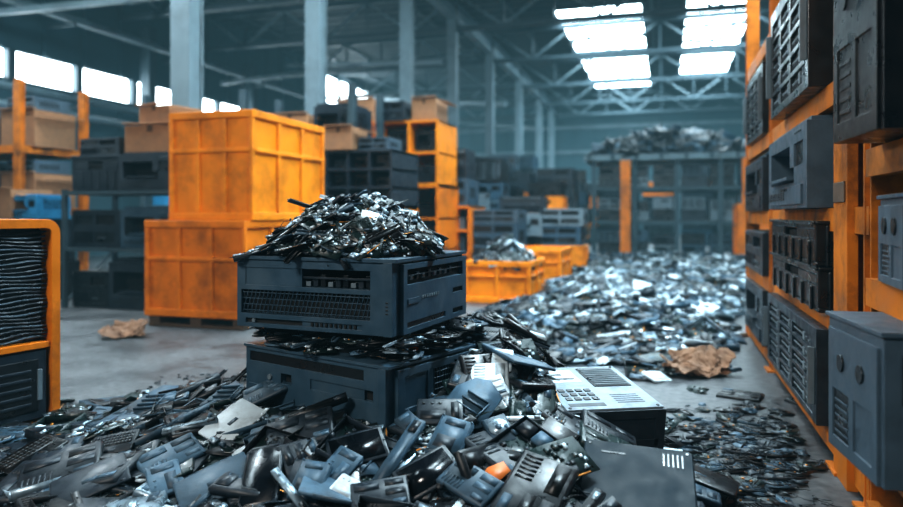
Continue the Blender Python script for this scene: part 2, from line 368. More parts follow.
def t_lid(mb):
    slabish(mb,.30,.21,.012,0,.06); mb.box(-.03,.03,-.012,.012,.006,.0068,SLA); mb.box(-.1,.1,.1,.108,-.008,.006,BLK)
    for sx in(-1,1): mb.box(sx*.12-.01,sx*.12+.01,-.1,-.09,.006,.007,BLK)
def t_tablet(mb):
    slabish(mb,.25,.17,.012,0,.08); mb.box(-.108,.108,-.07,.07,.006,.0068,GLS); mb.cyl((.117,0,.0062),.005,.001,CHA,n=8)
def t_tray(mb):   # open chassis tray with a board inside
    mb.box(-.15,.15,-.11,.11,-.02,-.017,0)
    for sx in(-1,1): mb.box(sx*.149-.0015,sx*.149+.0015,-.11,.11,-.017,.02,0)
    for sy in(-1,1): mb.box(-.1475,.1475,sy*.109-.0015,sy*.109+.0015,-.017,.02,0)
    mb.box(-.13,.05,-.09,.09,-.012,-.010,PCB); rr=random.Random(8)
    for i in range(10):
        x,y=rr.uniform(-.12,.03),rr.uniform(-.08,.08); w=rr.uniform(.01,.03); mb.box(x-w/2,x+w/2,y-w/2,y+w/2,-.01,rr.uniform(-.005,.006),rr.choice([BLK,CHA,MET,GLD,BLK]))
    mb.box(.065,.14,-.09,-.01,-.017,.014,SLA); mb.box(.065,.14,.01,.09,-.017,.012,BLK)
def t_strip(mb):
    mb.box(-.2,.2,-.014,.014,-.004,.004,0); mb.box(-.2,.2,.012,.014,.004,.014,0)
    for i in range(6): mb.cyl((-.17+i*.068,-.003,.0045),.004,.001,BLK,n=6)
def mk_broken(seed):   # snapped-off piece of casing with ribs, or of a board with parts
    def f(mb):
        rr=random.Random(seed); n=rr.randint(6,9); th=rr.uniform(.003,.007); pts=[]
        for i in range(n):
            a=2*math.pi*(i+rr.uniform(-.3,.3))/n; r=rr.uniform(.06,.115); pts.append((r*math.cos(a)*1.2,r*math.sin(a)*.85))
        vs=[(x,y,-th/2+.03*x*rr.uniform(-1,1)) for x,y in pts]; vs+=[(x,y,z+th) for x,y,z in vs]
        fs=[tuple(range(n-1,-1,-1)),tuple(range(n,2*n))]+[(i,(i+1)%n,n+(i+1)%n,n+i) for i in range(n)]
        mb.add(vs,fs,0)
        for i in range(4):
            x=-.045+.028*i
            if seed%2: mb.box(x,x+.003,-.04,.04,th/2,th/2+.010,0)
            else: 
                w=rr.uniform(.008,.022); y=rr.uniform(-.03,.03); mb.box(x,x+w,y,y+w,th/2,th/2+rr.uniform(.004,.01),rr.choice([BLK,CHA,MET,GLD,BLK]))
        mb.box(-.05,.04,-.045,-.040,th/2,th/2+.006,0 if seed%2 else BLK)
    return f
def t_laptop(mb):
    slabish(mb,.32,.22,.016,0,.06); mb.box(-.14,.14,-.03,.095,.008,.0095,BLK); mb.box(-.045,.045,-.1,-.045,.008,.009,CHA)
    for r_ in range(4):
        for c_ in range(11): mb.box(-.135+c_*.0247,-.114+c_*.0247,-.022+r_*.029,.001+r_*.029,.0095,.0108,BLK)
def t_pcb(mb):
    mb.box(-.12,.12,-.085,.085,-.0015,.0015,0)
    rr=random.Random(3)
    for i in range(26):
        x,y=rr.uniform(-.1,.1),rr.uniform(-.07,.07); w,d,h=rr.uniform(.006,.03),rr.uniform(.006,.03),rr.uniform(.003,.012)
        mb.box(x-w/2,x+w/2,y-d/2,y+d/2,.0015,h,rr.choice([BLK,BLK,BLK,CHA,CHA,MET,WHI,GLD]))
    for i in range(4): mb.cyl((rr.uniform(-.1,.1),rr.uniform(-.07,.07),.008),.005,.013,CHA,n=7)
    mb.box(-.12,-.09,-.06,-.02,.0015,.016,MET); mb.box(-.12,-.1,0,.03,.0015,.012,SLA); mb.box(-.06,.08,-.084,-.078,.0015,.0022,GLD)
def t_phone(mb):
    slabish(mb,.074,.15,.009,0,.2); old=mb.M; mb.M=T((0,0,.0042)); slabish(mb,.066,.138,.002,GLS,.15); mb.M=old
def t_keyb(mb):
    slabish(mb,.42,.14,.02,0,.06)
    for r_ in range(5):
        for c_ in range(16): mb.box(-.2+c_*.0245,-.18+c_*.0245,-.058+r_*.0238,-.039+r_*.0238,.01,.014,BLK)
def t_ram(mb):
    mb.box(-.066,.066,-.015,.015,-.0007,.0007,PCB)
    for i in range(8):
        x=-.057+i*.0155; mb.box(x,x+.011,-.005,.009,.0007,.002,BLK)
    mb.box(-.06,.06,-.015,-.011,.0007,.0011,GLD)
def t_psu(mb):
    mb.box(-.075,.075,-.07,.07,-.042,.042,0); mb.cyl((0,0,.043),.055,.004,BLK,n=16); mb.cyl((0,0,.0465),.02,.004,CHA,n=10)
    for k in range(3): mb.box(-.056,.056,-.0015,.0015,.045,.047,MET,RZ(k*math.pi/3))
    mb.box(-.05,-.01,-.074,-.07,-.03,.01,BLK)
def t_sink(mb):
    mb.box(-.04,.04,-.04,.04,-.012,-.006,0)
    for i in range(9): mb.box(-.04+i*.0095,-.0375+i*.0095,-.04,.04,-.006,.022,0)
def t_brk(mb):
    mb.box(-.09,.09,-.02,.02,-.001,.001,0); mb.box(-.09,.09,.018,.02,.001,.02,0); mb.box(-.05,.05,-.006,.006,.001,.004,BLK); mb.cyl((.075,0,.002),.005,.003,BLK,n=6)
def t_chip(mb):
    mb.box(-.018,.018,-.018,.018,-.002,.003,0); mb.box(-.01,.01,-.01,.01,.003,.0045,CHA)
def t_conn(mb):
    mb.box(-.03,.03,-.01,.01,-.008,.008,0); mb.box(-.027,.027,-.011,-.004,-.004,.005,BLK); mb.box(-.034,.034,.004,.007,-.01,.01,SLA)
def t_case(mb):
    slabish(mb,.30,.20,.03,0,.04)
    mb.box(-.13,.0,.03,.08,.015,.018,0); mb.box(.03,.13,.04,.08,.015,.0165,BLK); mb.box(.03,.13,-.02,.02,.015,.0165,BLK)
    for i in range(6): mb.box(-.13+.02*i,-.12+.02*i,-.08,-.02,.015,.0165,BLK)
    mb.box(.06,.13,-.08,-.05,.015,.017,SLA)
def t_shard(mb):
    mb.add([(-.06,-.03,0),(.05,-.04,.003),(.07,.01,.004),(.01,.045,-.002),(-.05,.03,.006),(-.06,-.03,.003),(.05,-.04,.006),(.07,.01,.007),(.01,.045,.001),(-.05,.03,.009)],
     [(4,3,2,1,0),(5,6,7,8,9),(0,1,6,5),(1,2,7,6),(2,3,8,7),(3,4,9,8),(4,0,5,9)],0)
def t_bar(mb):
    mb.box(-.17,.17,-.022,.022,-.012,.012,0); mb.box(-.16,.1,-.016,.016,.012,.0135,BLK); mb.box(.11,.16,-.014,.014,.012,.015,CHA); mb.box(-.15,-.11,-.01,.01,.0135,.016,MET)
def t_plain(mb):
    slabish(mb,.17,.12,.014,0,.08); mb.box(-.07,.02,-.04,.0,.007,.0078,0); mb.box(.04,.07,-.04,.04,.007,.0085,BLK)
    for i in range(3): mb.cyl((-.06+i*.03,.035,.0075),.006,.002,BLK,n=8)
def mk_wire(seed):
    def f(mb):
        rr=random.Random(seed); p=Vector((0,0,0)); a=rr.uniform(0,6); pts=[]; ka=rr.uniform(-.5,.5)
        for i in range(11):
            pts.append(p.copy()); a+=ka+rr.uniform(-.5,.5); p+=Vector((math.cos(a)*.03,math.sin(a)*.03,rr.uniform(-.008,.008)))
        mb.tube(pts,.0026,0,4)
        mb.box(pts[-1].x-.008,pts[-1].x+.008,pts[-1].y-.006,pts[-1].y+.006,pts[-1].z-.004,pts[-1].z+.004,CHA)
    return f
TP={'tablet':tpl(t_tablet),'tray':tpl(t_tray),'strip':tpl(t_strip),'drive':tpl(t_drive),'drive2':tpl(t_drive2),'lid':tpl(t_lid),'plain':tpl(t_plain),'laptop':tpl(t_laptop),'pcb':tpl(t_pcb),'phone':tpl(t_phone),'keyb':tpl(t_keyb),'ram':tpl(t_ram),'psu':tpl(t_psu),'sink':tpl(t_sink),
 'brk':tpl(t_brk),'chip':tpl(t_chip),'conn':tpl(t_conn),'case':tpl(t_case),'shard':tpl(t_shard),'bar':tpl(t_bar),'wire0':tpl(mk_wire(1)),'wire1':tpl(mk_wire(2)),'wire2':tpl(mk_wire(3))}
for q in range(6): TP['bk%d'%q]=tpl(mk_broken(q+10))
BK=['bk%d'%q for q in range(6)]
def scatter(name,pl,parent=None,origin=(0,0,0)):
    V=[];LV=[];LT=[];MI=[];o=0
    for t,M,mm in pl:
        v,f,m=TP[t]; A=np.array(M,dtype=np.float32); V.append(v@A[:3,:3].T+A[:3,3]-np.array(origin,dtype=np.float32))
        for q in f: LV.extend([o+i for i in q]); LT.append(len(q))
        MI.append(np.where(m==0,mm,m)); o+=len(v)
    V=np.concatenate(V).astype(np.float32); MI=np.concatenate(MI).astype(np.int32)
    me=bpy.data.meshes.new(name); me.vertices.add(len(V)); me.vertices.foreach_set('co',V.ravel())
    me.loops.add(len(LV)); me.loops.foreach_set('vertex_index',np.array(LV,dtype=np.int32))
    LT=np.array(LT,dtype=np.int32); LS=np.concatenate([[0],np.cumsum(LT)[:-1]]).astype(np.int32)
    me.polygons.add(len(LT)); me.polygons.foreach_set('loop_start',LS); me.polygons.foreach_set('loop_total',LT)
    for m in PM: me.materials.append(m)
    me.polygons.foreach_set('material_index',MI); me.update(calc_edges=True); me.validate()
    ob=bpy.data.objects.new(name,me); bpy.context.collection.objects.link(ob); ob.location=origin
    if parent: ob.parent=parent
    return ob
def orient(pos,nrm,yaw,tilt,s=1.0):
    q=Vector((0,0,1)).rotation_difference(nrm).to_matrix().to_4x4()
    ta=random.uniform(0,6.28)
    return T(pos)@q@Matrix.Rotation(tilt,4,Vector((math.cos(ta),math.sin(ta),0)))@RZ(yaw)@Matrix.Scale(s,4)
def heightmesh(name,fn,x0,x1,y0,y1,nx,ny,m,parent=None,skip=.0):
    mb=MB(); vs=[];fs=[]
    for j in range(ny+1):
        for i in range(nx+1):
            x=x0+(x1-x0)*i/nx; y=y0+(y1-y0)*j/ny; vs.append((x,y,fn(x,y)))
    for j in range(ny):
        for i in range(nx):
            q=(j*(nx+1)+i,j*(nx+1)+i+1,(j+1)*(nx+1)+i+1,(j+1)*(nx+1)+i)
            if max(vs[k][2] for k in q)>skip: fs.append(q)
    mb.add(vs,fs,m); return mb.obj(name,parent=parent)
# ---------------------------------------------------------------- main pile
def pile_h(x,y):
    X,d=toC(x,y)
    sx=.30 if X>.2 else .95; sd=.32 if d>3.3 else .60
    h=.50*math.exp(-((X-.2)**2/(2*sx*sx)+(d-3.3)**2/(2*sd*sd)))
    h+=.055*math.exp(-((X+.45)/1.15)**4-((d-2.2)/.75)**4)
    h+=.03*math.exp(-((X-.55)/.36)**4-((d-2.6)/.6)**4)
    h+=.03*noise.noise(Vector((x*3,y*3,0)))*min(1,h*5)
    return h
def pile_n(x,y,fn=pile_h):
    e=.06; return Vector((-(fn(x+e,y)-fn(x-e,y))/(2*e),-(fn(x,y+e)-fn(x,y-e))/(2*e),1)).normalized()
def hero(px,d0,ang,w,dd):
    X0=(px-CX)/F*d0; a=R(ang); lx=(-math.cos(a),math.sin(a)); ly=(math.sin(a),math.cos(a))
    X=X0+lx[0]*w/2+ly[0]*dd/2; d=d0+lx[1]*w/2+ly[1]*dd/2
    return W(X,d), YAW-a
U1,A1=hero(392,2.6,22.7,.715,.70); U2,A2=hero(386,2.55,36,.80,.56)
def inside(p,c,a,w,dd):
    q=RZ(-a)@Vector((p.x-c.x,p.y-c.y,0)); return abs(q.x)<w and abs(q.y)<dd
B3,A3=W(.585,2.98),YAW+R(12); B3W,B3D=.42,.50
PN,AN=W(.60,2.26),YAW-R(14)
pal=lambda: random.choices([BLK,CHA,SLA,MET,WHI,PCB,ORG],[38,31,18,5,5,7,.5])[0]
pl=[]
big=['lid','case','tablet','tray','bar','pcb','drive','phone','case','plain','strip','lid','drive2','tray','psu','strip','laptop','pcb','drive']+BK+BK
small=['chip','conn','ram','brk','shard','shard','ram','wire0','wire1','wire2','plain','pcb','drive','strip','plain','pcb']+BK
def addpiece(lst,x,y,kinds,fn,tiltmax,smin,smax,zo=(0,.03),pf=None,nf=None):
    h=fn(x,y); k=random.choice(kinds); s=random.uniform(smin,smax)
    nr=nf(x,y) if nf else pile_n(x,y,fn)
    m=(pf or pal)()
    if k=='pcb': m=PCB
    if k.startswith('wire'): m=random.choice([BLK,BLK,BLK,CHA,CHA,SLA])
    if k in('phone','tablet'): m=random.choice([BLK,SLA,CHA])
    if k=='psu': s*=.7
    if m==ORG and k not in('shard','chip','conn'): m=CHA
    if k[:2]=='bk' and int(k[2])%2==0 and m not in(WHI,ORG): m=random.choice([PCB,BLK,m])
    lst.append((k,orient(Vector((x,y,h+random.uniform(*zo))),nr,random.uniform(0,6.28),abs(random.gauss(0,tiltmax)),s),m))
def rnd_pile(): 
    X=random.uniform(-2.35,1.2); d=random.uniform(1.55,4.0); return W(X,d)
for (N,kinds,t,s0,s1,zo,rad) in ((3200,small,R(17),.55,1.0,(-.01,.02),.04),(1350,big,R(14),.55,.95,(.0,.045),.12),(200,['lid','case','tray','tablet','pcb','bar','case','bk1','bk3','pcb'],R(10),.7,1.0,(.035,.06),.13)):
    c=0
    while c<N:
        p=rnd_pile(); h=pile_h(p.x,p.y)
        if h<.03 and random.random()>.012*(3 if rad<.1 else .5): continue
        if h<.07 and random.random()<.4: continue
        if inside(p,U2,A2,.40+rad,.28+rad) or inside(p,B3,A3,B3W/2+rad*.8,B3D/2+rad*.8) or (rad>.1 and inside(p,PN,AN,.25,.23)): 
            c+=.3; continue
        addpiece(pl,p.x,p.y,kinds,pile_h,t,s0,s1,zo); c+=1
def hit(px,py,fn=pile_h):
    d=1.4
    while d<6:
        p=P(px,py,d)
        if p.z<fn(p.x,p.y)+.045: return p
        d+=.01
    return p
keys=[(233,430,'lid',WHI,.72,55),(395,468,'bar',SLA,1.0,62),(428,482,'tablet',CHA,.8,30),(487,398,'case',WHI,.5,15),(502,368,'plain',WHI,.7,80),(522,427,'bar',WHI,.4,0),
(357,457,'tablet',CHA,.8,20),(300,440,'case',CHA,.8,10),(312,418,'bar',BLK,.8,15),(215,492,'lid',SLA,.8,30),(262,485,'phone',CHA,1.7,5),(170,465,'case',SLA,.7,40),
(125,470,'shard',ORG,.7,10),(495,484,'shard',ORG,.8,50),(422,353,'shard',ORG,.45,10),(185,398,'bar',CHA,.95,35),(112,452,'laptop',CHA,.55,5),(60,478,'case',CHA,.9,20),(450,447,'drive',SLA,1.2,-20),
(540,482,'plain',WHI,.7,70),(350,500,'plain',WHI,.7,-30),(190,434,'bar',MET,.6,10),(470,415,'bk1',SLA,1.2,50),(150,410,'bk3',SLA,1.2,80),(470,492,'case',SLA,.6,-40),(310,490,'drive',SLA,1.0,-10),(90,490,'lid',CHA,.8,30),
(265,398,'case',SLA,.6,20),(225,402,'bk5',SLA,1.2,70),(30,462,'laptop',BLK,.7,60),(410,432,'drive',SLA,.7,40),(560,470,'pcb',PCB,.9,30),(165,488,'plain',SLA,.9,120),(290,500,'bar',MET,.6,-50),
(520,455,'tray',CHA,.7,40),(380,505,'case',CHA,.6,10),(440,420,'plain',CHA,1,0),(275,460,'tray',BLK,.7,-30),(340,475,'plain',SLA,.8,60),(500,440,'drive2',SLA,.9,20)]
for px,py,k,m,s,yw in keys:
    p=hit(px,py); nr=(pile_n(p.x,p.y)+Vector((S*.25,-C*.25,0))).normalized()
    pl.append((k,T(p+Vector((0,0,.03)))@Vector((0,0,1)).rotation_difference(nr).to_matrix().to_4x4()@RZ(R(yw)+YAW)@Matrix.Scale(s,4),m))
PILE=empty('electronic_scrap_pile',W(-.3,2.8))
def attach(o,par): o.parent=par; o.matrix_parent_inverse=Matrix.Translation(-par.location)
o=scatter('scrap_pieces',pl); attach(o,PILE)
o=heightmesh('pile_core',lambda x,y:max(pile_h(x,y)-.02,-.02) if pile_h(x,y)>.03 else -.02,-3.6,1.3,.2,4.9,90,90,p_black,skip=.0); attach(o,PILE)
# ---------------------------------------------------------------- hero stacked units
def hero_upper():
    w,d,h=.715,.70,.275; mb=MB(); B=M_slate
    xs=[0,.03,.06,.44,.82,.87,.90,1]; zs=[0,.06,.13,.20,.55,.62,.88,.95,1]
    cells={}
    for i in (1,2,3,4): cells[(i,3)]=(.05,M_void)
    cells[(3,5)]=(.12,M_void); cells[(4,5)]=(.12,M_void)
    cells[(2,1)]=(.012,M_void); cells[(3,1)]=(.006,B); cells[(2,5)]=(.004,B)
    mb.panel(w,d,h,xs,zs,cells,B)
    x0,x1=-w/2+w*.03,-w/2+w*.87; z0,z1=h*.2,h*.55; y=-d/2+.010
    for i in range(30):
        xx=x0+(x1-x0)*i/30; mb.beam((xx,y,z0),(min(xx+.03,x1),y,z1),.003,M_slate)
        mb.beam((xx,y+.003,z1),(min(xx+.03,x1),y+.003,z0),.003,M_dark)
    for k in range(4): mb.box(x0,x1,y,y+.006,z0+(z1-z0)*(k+.5)/4-.0015,z0+(z1-z0)*(k+.5)/4+.0015,M_slate)
    sx0,sx1=-w/2+w*.44,-w/2+w*.87
    for k in range(9): mb.box(sx0+.008+k*.034,sx0+.03+k*.034,-d/2+.02,-d/2+.1,h*.63,h*(.7+.05*(k%3)),[M_grey,M_dark,M_black][k%3])
    mb.box(sx0,sx1,-d/2+.01,-d/2+.02,h*.74,h*.77,M_dark)
    mb.cyl((-w/2+w*.12,-d/2-.002,h*.1),.008,.008,M_grey,axis='Y',n=12)
    for k in range(10): mb.box(-w/2+w*(.5+.03*k),-w/2+w*(.515+.03*k),-d/2-.001,-d/2+.004,h*.07,h*.12,M_void)
    mb.box(-w/2-.006,w/2+.022,-d/2-.008,d/2,h,h+.014,B)
    mb.box(w*.455,w/2+.006,-d/2-.010,-d/2+.05,.0,h,B)
    MS=T((w/2+.012,.02,0))@RZ(math.pi/2)
    mb.panel(d-.06,.024,h*.97,[0,.05,.2,.3,.62,.75,.93,1],[0,.08,.16,.42,.5,.56,.7,.92,1],
      {(2,6):(.02,M_void),(3,6):(.02,M_void),(4,6):(.02,M_void),(5,6):(.02,M_void),(1,6):(.02,M_void),(1,1):(.004,M_black),(2,1):(.004,M_black),(3,1):(.004,M_black),(5,1):(.01,M_void),(1,3):(-.004,B),(5,3):(.008,M_void)},B,MS)
    for k in range(8): mb.box(-.25+k*.055,-.225+k*.055,-.006,.004,h*.74,h*(.8+.04*(k%2)),[M_grey,M_dark][k%2],MS)
    mb.box(-.28,.26,-.012,-.008,h*.8,h*.815,M_dark,MS)
    for k in range(8): mb.box(-.16+k*.022,-.145+k*.022,-.014,-.012,h*.445,h*.49,M_grey,MS)
    for k in range(4): mb.box(w*.47,w*.485,-d/2-.013,-d/2-.01,h*(.3+.05*k),h*(.32+.05*k),M_black)
    for sx in(-1,1):
        for sy in(-1,1): mb.cyl((sx*(w/2-.06),sy*(d/2-.06),-.006),.022,.014,M_black)
    return mb.obj('desktop_computer',(U1.x,U1.y,.596),A1,bevel=.005)
hero_upper()
def hero_lower():
    w,d,h=.80,.56,.225; mb=MB(); B=M_slate
    mb.panel(w,d,h,[0,.03,.1,.28,.36,.5,.86,.92,1],[0,.08,.2,.32,.42,.6,.74,.92,1],
      {(3,4):(.03,M_void),(1,6):(.006,M_black),(2,6):(.006,M_black),(3,6):(.006,M_black),(4,6):(.006,M_black),(5,6):(.006,M_black),(1,2):(-.006,B),(2,2):(-.006,B),(5,4):(.006,B),(6,4):(.02,M_void)},B)
    mb.box(-w/2-.006,w/2+.02,-d/2-.008,d/2,h,h+.012,B); mb.box(w*.46,w/2+.006,-d/2-.010,-d/2+.04,0,h,B)
    mb.cyl((-w/2+w*.2,-d/2-.004,h*.5),.012,.01,M_grey,axis='Y')
    MS=T((w/2+.012,.015,0))@RZ(math.pi/2)
    mb.panel(d-.05,.024,h*.96,[0,.08,.35,.42,.92,1],[0,.1,.2,.3,.86,1],{(3,3):(.018,M_void),(3,2):(.018,M_void),(1,3):(.005,B),(1,1):(.01,M_void)},B,MS)
    for k in range(14): mb.box(-.035+k*.0185,-.031+k*.0185,-.01,-.004,h*.2,h*.83,M_slate2,MS)
    for k in range(6): mb.box(-.035,.25,-.012,-.008,h*(.25+.1*k),h*(.265+.1*k),M_slate2,MS)
    return mb.obj('desktop_computer',(U2.x,U2.y,.262),A2,bevel=.005)
hero_lower()
def lay(): 
    pl=[]
    for i in range(430):
        lx=random.uniform(-.36,.42); ly=random.uniform(-.27,.40)
        p=U1*.5+U2*.5+RZ((A1+A2)/2)@Vector((lx,ly,0))
        z=random.uniform(.508,.575)
        k=random.choice(['pcb','ram','chip','conn','shard','brk','wire0','wire1','drive','strip','pcb']+BK)
        m=PCB if k=='pcb' else random.choice([BLK,CHA,CHA,SLA,BLK,MET])
        pl.append((k,orient(Vector((p.x,p.y,z)),Vector((0,0,1)),random.uniform(0,6.28),abs(random.gauss(0,.10)),random.uniform(.5,.8)),m))
    pl.append(('shard',orient(Vector((U2.x,U2.y,0))+RZ(A2)@Vector((.36,-.10,.53)),Vector((.2,-.3,1)).normalized(),.3,.1,.55),ORG))
    o=scatter('scrap_between_computers',pl); attach(o,PILE)
lay()
mb=MB(); mb.box(-.31,.31,-.22,.26,.500,.582,p_black); o=mb.obj('scrap_packing'); o.location=(U1.x*.5+U2.x*.5,U1.y*.5+U2.y*.5,0); o.rotation_euler=(0,0,(A1+A2)/2); attach(o,PILE)
# heap on top
ZT=.596+.275+.014
def heap(x,y):
    q=RZ(-A1)@Vector((x-U1.x,y-U1.y,0)); r=math.sqrt((q.x/.375)**2+(q.y/.36)**2)
    return ZT+max(0,.195*(1-min(r,1)**2.3))+.02*noise.noise(Vector((x*8,y*8,1)))
HP=empty('circuit_board_heap',(U1.x,U1.y,ZT)); pl=[]
for i in range(1150):
    r=math.sqrt(random.random())*.34; a=random.uniform(0,6.28); p=U1+Vector((r*math.cos(a),r*math.sin(a),0))
    kinds=['pcb','pcb','pcb','ram','conn','shard','brk','wire0','wire1','plain','drive','strip','pcb','bk0','bk2','bk4'] if r>.1 else ['pcb','shard','drive','conn','plain','pcb']
    addpiece(pl,p.x,p.y,kinds,heap,.24,.5,.85,(-.01,.02),pf=lambda:random.choices([BLK,CHA,SLA,MET,WHI,PCB,ORG],[38,28,16,7,3,13,.5])[0])
for i in range(60):
    r=math.sqrt(random.random())*.28; a=random.uniform(0,6.28); p=U1+Vector((r*math.cos(a),r*math.sin(a),0))
    addpiece(pl,p.x,p.y,['pcb','pcb','strip','brk','ram','tray','bk0','drive'],heap,.5,.5,.8,(.0,.02),pf=lambda:random.choice([BLK,CHA,CHA,SLA,PCB,MET]))
for i in range(9):
    p=U1+Vector((random.uniform(-.2,.06),random.uniform(-.15,.15),0)); addpiece(pl,p.x,p.y,['plain','drive','brk'],heap,.4,.6,.9,(.015,.04),pf=lambda:WHI)
for i in range(110):
    q=RZ(A1)@Vector((random.uniform(-.35,-.02),random.uniform(-.34,.1),0)); p=U1+q
    z=heap(p.x,p.y)+.01
    pl.append((random.choice(['bar','ram','pcb','strip','pcb']),T(Vector((p.x,p.y,z)))@RZ(A1)@RY(R(-20+random.gauss(0,7)))@RZ(random.gauss(0,.3))@Matrix.Scale(random.uniform(.5,.8),4),random.choice([BLK,CHA,SLA,CHA,PCB])))
o=scatter('heap_pieces',pl); attach(o,HP)
o=heightmesh('heap_core',lambda x,y:heap(x,y)-.025,U1.x-.34,U1.x+.34,U1.y-.34,U1.y+.34,30,30,p_black,skip=ZT-.01); attach(o,HP)
# right-foreground box with keypad / label top plate
mb=MB(); w,d,h=B3W,B3D,.175
mb.panel(w,d,h,[0,.05,.5,.9,.95,1],[0,.12,.3,.8,.9,1],{(1,2):(.004,M_dark),(2,2):(.004,M_dark),(3,1):(.01,M_void)},M_dark)
M_top=mat('worn_grey_label',rgb(134,148,158),.6,var=.2,dirt=rgb(52,58,64),dirtamt=.6,scale=18,spec=.25)
mb.box(-w/2+.008,w/2-.008,-d/2+.01,d/2-.01,h,h+.008,M_top)
mb.box(w*.02,w*.42,-d*.02,d*.42,h+.008,h+.012,M_black)
for i in range(9): mb.box(w*.04,w*.40,-d*.0+i*d*.045,d*.015+i*d*.045,h+.012,h+.016,M_grey)
mb.box(-w*.42,-w*.06,d*.1,d*.4,h+.008,h+.0095,p_white); mb.box(-w*.40,-w*.1,d*.16,d*.2,h+.0095,h+.0105,M_black); mb.box(-w*.40,-w*.2,d*.26,d*.3,h+.0095,h+.0105,M_black)
for i in range(4):
    for j in range(3): mb.box(-w*.40+i*w*.09,-w*.34+i*w*.09,-d*.3+j*d*.09,-d*.25+j*d*.09,h+.008,h+.013,M_black)
mb.box(-w*.42,-w*.06,-d*.42,-d*.36,h+.008,h+.0095,M_dark)
for sx in(-1,1):
    for sy in(-1,1): mb.cyl((sx*w*.44,sy*d*.45,h+.009),.007,.005,M_black,n=8)
for i in range(5): mb.box(w*.08,w*.36,-d*(.2+.04*i)-.006,-d*(.2+.04*i),h+.008,h+.0095,M_black)
mb.obj('server_unit',(B3.x,B3.y,.145),0,bevel=.004,rot=(R(7),R(1),A3))
# dark lid panel in the foreground
mb=MB(); slabish(mb,.36,.34,.018,M_panel,.05)
mb.box(-.12,-.04,.11,.12,.009,.0105,M_black)
for i in range(5): mb.box(.08+.015*i,.087+.015*i,.08,.14,.009,.011,M_black)
for sx in(-1,1):
    for sy in(-1,1): mb.cyl((sx*.16,sy*.15,.0095),.006,.003,M_black,n=8)
mb.obj('computer_side_panel',(PN.x,PN.y,pile_h(PN.x,PN.y)+.085),0,bevel=.002,rot=(R(24),R(3),AN))
# ---------------------------------------------------------------- left foreground cabinet
p=W((58-CX)/F*3.5,3.5)
def cabinet():
    mb=MB(); w,d,h=.95,.5,1.03; t=.05
    mb.box(-w/2+.02,w/2-.02,-d/2+.06,d/2,.02,h-.02,M_black)
    def arcframe(y0,y1,ins,r,m,th):
        outer=[];inner=[]
        for (cx,cz,a0) in ((w/2-ins-r,r+ins,-90),(w/2-ins-r,h-ins-r,0),(-w/2+ins+r,h-ins-r,90),(-w/2+ins+r,r+ins,180)):
            for k in range(6):
                a=R(a0+18*k); outer.append((cx+r*math.cos(a),cz+r*math.sin(a))); inner.append((cx+(r-th)*math.cos(a),cz+(r-th)*math.sin(a)))
        n=len(outer); vs=[(x,y0,z) for x,z in outer]+[(x,y0,z) for x,z in inner]+[(x,y1,z) for x,z in outer]+[(x,y1,z) for x,z in inner]; fs=[]
        for i in range(n):
            j=(i+1)%n; fs+= [(i,j,n+j,n+i),(2*n+i,3*n+i,3*n+j,2*n+j),(i,2*n+i,2*n+j,j),(n+i,n+j,3*n+j,3*n+i)]
        mb.add(vs,fs,m)
    arcframe(-d/2-.02,d/2,0,.07,M_orange2,.045)
    mb.box(-w/2+.045,w/2-.045,-d/2-.01,-d/2+.06,.40,.43,M_orange2)
    mb.box(-w/2+.06,w/2-.06,-d/2+.0,-d/2+.03,.06,.39,M_dark)
    mb.box(-w/2+.10,w/2-.10,-d/2-.006,-d/2,.1,.35,M_black)
    for i in range(26):
        z=.45+i*.0205
        pts=[(-w/2+.05+k*.05,-d/2+.02+.008*math.sin(k*1.3+i),z+.006*math.sin(k*.9+i*.7)) for k in range(18)]
        mb.tube(pts,.006,M_dark if i%3 else M_slate2,5)
    for i in range(5): mb.box(-w/2+.14,w/2-.14,-d/2-.012,-d/2-.006,.13+i*.04,.145+i*.04,M_dark)
    mb.box(w/2-.11,w/2-.085,-d/2-.012,-d/2,.15,.3,M_grey)
    a=R(62.7); X,dd=toC(p.x,p.y)
    lx=(math.cos(a),math.sin(a)); ly=(-math.sin(a),math.cos(a))
    c=W(X-lx[0]*w/2+ly[0]*d/2, dd-lx[1]*w/2+ly[1]*d/2)
    mb.obj('orange_framed_cabinet',(c.x,c.y,0),YAW+a,bevel=.003)
cabinet()
# ---------------------------------------------------------------- right rack
RX0=.68
def rack(name,x0,x1,ys,zs,top,m=M_orange2,post=.1,deck=True,brace=True,bays=None,bm=None):
    mb=MB(); bm=bm or m
    xsb=[x0+post/2,x1-post/2]
    if bays: xsb=[x0+post/2+(x1-x0-post)*i/bays for i in range(bays+1)]
    for y in ys:
        for x in xsb:
            mb.box(x-post/2,x+post/2,y-post/2,y-post/2+.015,0,top,m); mb.box(x-post/2,x+post/2,y+post/2-.015,y+post/2,0,top,m); mb.box(x-post*.3,x+post*.3,y-post/2+.015,y+post/2-.015,0,top,m)
            mb.box(x-post*.8,x+post*.8,y-post*.8,y+post*.8,0,.012,m)
        if brace:
            z=.2
            while z<top-.6: mb.beam((x0+post/2,y,z),(x1-post/2,y,z+.5),.03,m); z+=.55
    for z in zs:
        for x in (x0+.03,x1-.03): mb.box(x-.025,x+.025,ys[0],ys[-1],z-.1,z,bm)
        if not brace:
            for y in (ys[0],ys[-1]): mb.box(x0,x1,y-.025,y+.025,z-.1,z,bm)
        if deck: mb.box(x0+.055,x1-.055,ys[0],ys[-1],z-.02,z,M_wood)
    return mb.obj(name,bevel=0)
rack('orange_storage_rack',RX0,RX0+.95,[2.78,3.22,5.15,6.6],[.13,.62,1.08,1.62,2.3],3.1,m=M_orange3)
